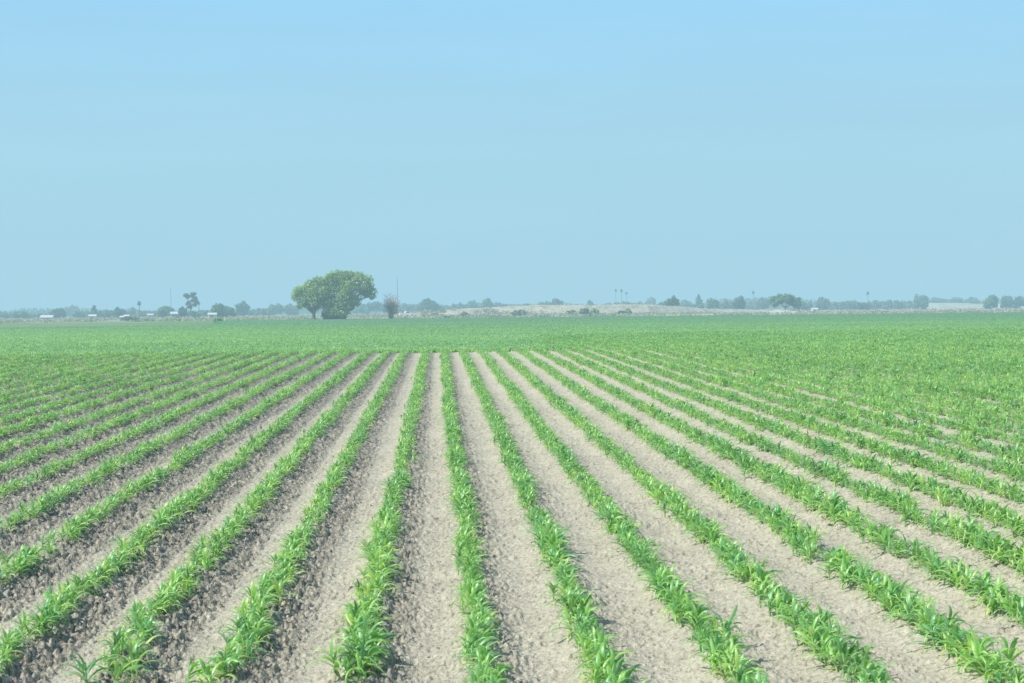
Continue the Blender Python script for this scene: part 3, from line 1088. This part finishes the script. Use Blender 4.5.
building(46, 640, 4.8, 1.5, 4, "long low white building, leftmost on the horizon", windows=2)
building(92, 640, 2.7, 1.9, 3, "small white hut below the dark cone-shaped tree", windows=1)
building(122.6, 500, 1.5, 1.5, 2, "small white shed beside the faded red hut", windows=1)
building(126, 500, 1.3, 1.9, 2, "faded red hut beside the dark green shrub", wall=M_PINK, windows=1)
building(150, 800, 2.6, 1.9, 3, "tiny grey-white house right of the lone fan palm", wall=M_WALL, windows=1)
building(174.5, 700, 3.8, 2.6, 4, "pale building left of the tall open tree", wall=M_WALL, windows=2)
building(212, 600, 3.0, 2.1, 3, "white-roofed shed in front of the leafy round tree", windows=1)
building(815, 660, 2.4, 1.7, 2.5, "small white shed right of the flat-topped tree", windows=1)


def wheel(t, x, y, r):
    mb = MB()
    mb.tube([(x, y - .11, r), (x, y + .11, r)], r, 14)
    n0 = mb.n
    w = link("wheel", mb.mesh("wheel", M_TYRE), t)
    hb = MB()
    hb.tube([(x, y - .125, r), (x, y + .125, r)], r * .5, 10)
    hb.quads([(x + r * .5 * math.cos(a), y - .125, r + r * .5 * math.sin(a)) for a in (0, 1.57, 3.14, 4.71)], [(0, 1, 2, 3)])
    link("rim", hb.mesh("rim", M_STEEL), w)


def vehicle(px, D, label, kind="pickup", rz=0.0, lift=0.0):
    x, y, z = spot(px, D)
    t = thing("parked_" + kind, label, kind, (x, y, z + lift), rz, "white vehicles near the horizon")
    if kind == "pickup":
        prof = [(-2.6, .45), (2.6, .45), (2.65, .95), (1.3, 1.05), (.75, 1.65), (-.55, 1.7), (-.8, 1.1), (-2.6, 1.1)]
    elif kind == "van":
        prof = [(-2.5, .4), (2.5, .4), (2.55, 1.0), (1.9, 1.25), (1.4, 2.1), (-2.4, 2.15), (-2.5, .9)]
    else:
        prof = [(-3.6, .6), (3.2, .6), (3.25, 1.3), (2.9, 1.45), (2.5, 2.4), (1.5, 2.45), (1.45, 2.9), (-3.6, 2.9)]
    k = len(prof)
    V = [(a, -.9, b) for a, b in prof] + [(a, .9, b) for a, b in prof]
    me = bpy.data.meshes.new("body")
    me.from_pydata(V, [], [tuple(range(k)), tuple(range(2 * k - 1, k - 1, -1))] + [(i, i + k, (i + 1) % k + k, (i + 1) % k) for i in range(k)])
    me.materials.append(M_WHITE)
    link("body", me, t)
    gx = {"pickup": (-.45, .7, 1.12, 1.55), "van": (.7, 1.5, 1.3, 1.85), "truck": (1.9, 2.45, 1.5, 2.2)}[kind]
    for s in (-1, 1):
        mb = MB()
        mb.box(gx[0], gx[1], min(s * .89, s * .915), max(s * .89, s * .915), gx[2], gx[3], .12)
        link("window", mb.mesh("window", M_DARK), t)
    for wx in ({"pickup": (-1.7, 1.7), "van": (-1.6, 1.6), "truck": (-2.4, 2.2)}[kind]):
        for s in (-1, 1):
            wheel(t, wx, s * .82, .38 if kind != "truck" else .48)
    return t


vehicle(407, 560, "white pickup parked right of the bare brown tree", "pickup", .2, .3)
vehicle(912, 1080, "white box truck at the left end of the second sandy bank", "truck", 2.9, .2)
vehicle(989.5, 880, "white van on the left below the dense rounded tree", "van", .3, .2)
vehicle(995, 900, "white van on the right below the dense rounded tree", "van", 2.8, .2)


def mast(px, ytop, D, label):
    x, y, z = spot(px, D)
    h = (prow((x, y, z)) - ytop) * D / F
    t = thing("radio_mast", label, "radio mast", (x, y, z), .4, "thin masts on the horizon")
    w = .12
    L = [(w * math.cos(a), w * math.sin(a)) for a in (0, 2.09, 4.19)]
    for a in L:
        mb = MB()
        mb.tube([(a[0] * 1.3, a[1] * 1.3, 0), (a[0] * .6, a[1] * .6, h * .92)], .05, 5)
        link("leg", mb.mesh("leg", M_STEEL), t)
    mb = MB()
    nst = int(h / 1.2)
    for i in range(nst):
        f0, f1 = i / nst, (i + 1) / nst
        for q in range(3):
            a, b = L[q], L[(q + 1) % 3]
            s0, s1 = 1.3 - .7 * f0, 1.3 - .7 * f1
            mb.tube([(a[0] * s0, a[1] * s0, h * .92 * f0), (b[0] * s1, b[1] * s1, h * .92 * f1)], .025, 3)
    link("bracing", mb.mesh("bracing", M_STEEL), t)
    mb = MB()
    mb.tube([(0, 0, h * .9), (0, 0, h)], .06, 5)
    link("antenna", mb.mesh("antenna", M_STEEL), t)


mast(171, 287.5, 800, "thin radio mast rising over the neatly round tree on the left")
mast(397.6, 276, 700, "thin radio mast right behind the bare brown tree")

GP = "short pale posts at the field edge"
for px in (183, 179.2, 186.5):
    x, y, z = spot(px, 480)
    mb = MB()
    mb.tube([(0, 0, -.2), (0, 0, 1.0)], .09, 6)
    mb.box(-.14, .14, -.14, .14, 1.0, 1.06)
    o = link("marker_post", mb.mesh("marker_post", M_WHITE), loc=(x, y, z))
    o["label"], o["category"], o["group"] = "short pale post at the field edge below the narrow dark tree", "post", GP

# ------------------------------------------------------------------ haze: one thin, even layer of self-glowing air over the plain
hm, nt, out = new_mat("haze")
n = N(nt)
SIG = .00084
HZ = (.395, .665, .800)
ab = n("ShaderNodeVolumeAbsorption", {"Color": (0, 0, 0, 1), "Density": SIG})
em = n("ShaderNodeEmission", {"Color": (*HZ, 1), "Strength": SIG})  # haze brightness is emitted by the layer, not scattered sunlight
ad = n("ShaderNodeAddShader", {0: ab.outputs[0], 1: em.outputs[0]})
nt.links.new(ad.outputs[0], out.inputs["Volume"])
mb = MB()
mb.box(-5000, 5000, -400, 8000, -3, 70)
o = link("haze", mb.mesh("haze", hm), kind="structure")

# ------------------------------------------------------------------ light
EL, AZ = R(49), R(-114)          # azimuth measured from +Y (ahead) clockwise: the sun stands to the left
sd = Vector((math.sin(AZ) * math.cos(EL), math.cos(AZ) * math.cos(EL), math.sin(EL)))
sun = bpy.data.lights.new("sun", 'SUN')
sun.energy = 4.9
sun.angle = R(.53)
sun.color = (1, .955, .88)
so = bpy.data.objects.new("sun", sun)
COL.objects.link(so)
so.rotation_euler = sd.to_track_quat('Z', 'Y').to_euler()

w = bpy.data.worlds.new("World")
scene.world = w
w.use_nodes = True
nt = w.node_tree
nt.nodes.clear()
n = N(nt)
sky = n("ShaderNodeTexSky", sky_type='NISHITA')
sky.sun_disc = False
sky.sun_elevation = EL
sky.sun_rotation = AZ
sky.air_density = 1.0
sky.dust_density = 1.2
sky.ozone_density = 2.0
tc = n("ShaderNodeTexCoord")
sx = n("ShaderNodeSeparateXYZ", {0: tc.outputs["Generated"]})
# humid air: a cyan-blue veil over the clear sky, strongest near the horizon
mp = n("ShaderNodeMapping", {"Vector": tc.outputs["Generated"], "Scale": (2.2, 2.2, 16)})
cl = n("ShaderNodeTexNoise", {"Vector": mp.outputs[0], "Scale": 1.6, "Detail": 5, "Roughness": .55})
veil = n.ramp(sx.outputs[2], [(0, (4.05, 6.90, 8.15)), (.095, (4.0, 7.1, 8.9)), (.18, (3.45, 7.25, 10.4)), (.45, (2.6, 5.3, 8.6)), (1, (1.5, 3.2, 6.0))])
cf = n.math('MULTIPLY_ADD', cl.outputs[0], .16, .92)
cc = n("ShaderNodeCombineColor", {0: cf, 1: cf, 2: cf})
veil = n.mix(1.0, veil, cc.outputs[0], 'MULTIPLY')
vf = n.ramp(sx.outputs[2], [(0, (.95,) * 3), (.25, (.85,) * 3), (.7, (.4,) * 3)])
col = n.mix(vf, sky.outputs[0], veil)
bg = n("ShaderNodeBackground", {"Color": col, "Strength": .10})
wo = n("ShaderNodeOutputWorld", {0: bg.outputs[0]})

scene.view_settings.view_transform = 'Standard'
scene.view_settings.look = 'None'
scene.view_settings.exposure = 0
scene.render.engine = 'CYCLES'
scene.cycles.max_bounces = 6
scene.cycles.diffuse_bounces = 3
scene.cycles.transmission_bounces = 3
scene.cycles.volume_bounces = 0
scene.cycles.filter_width = 1.5
scene.cycles.use_denoising = True
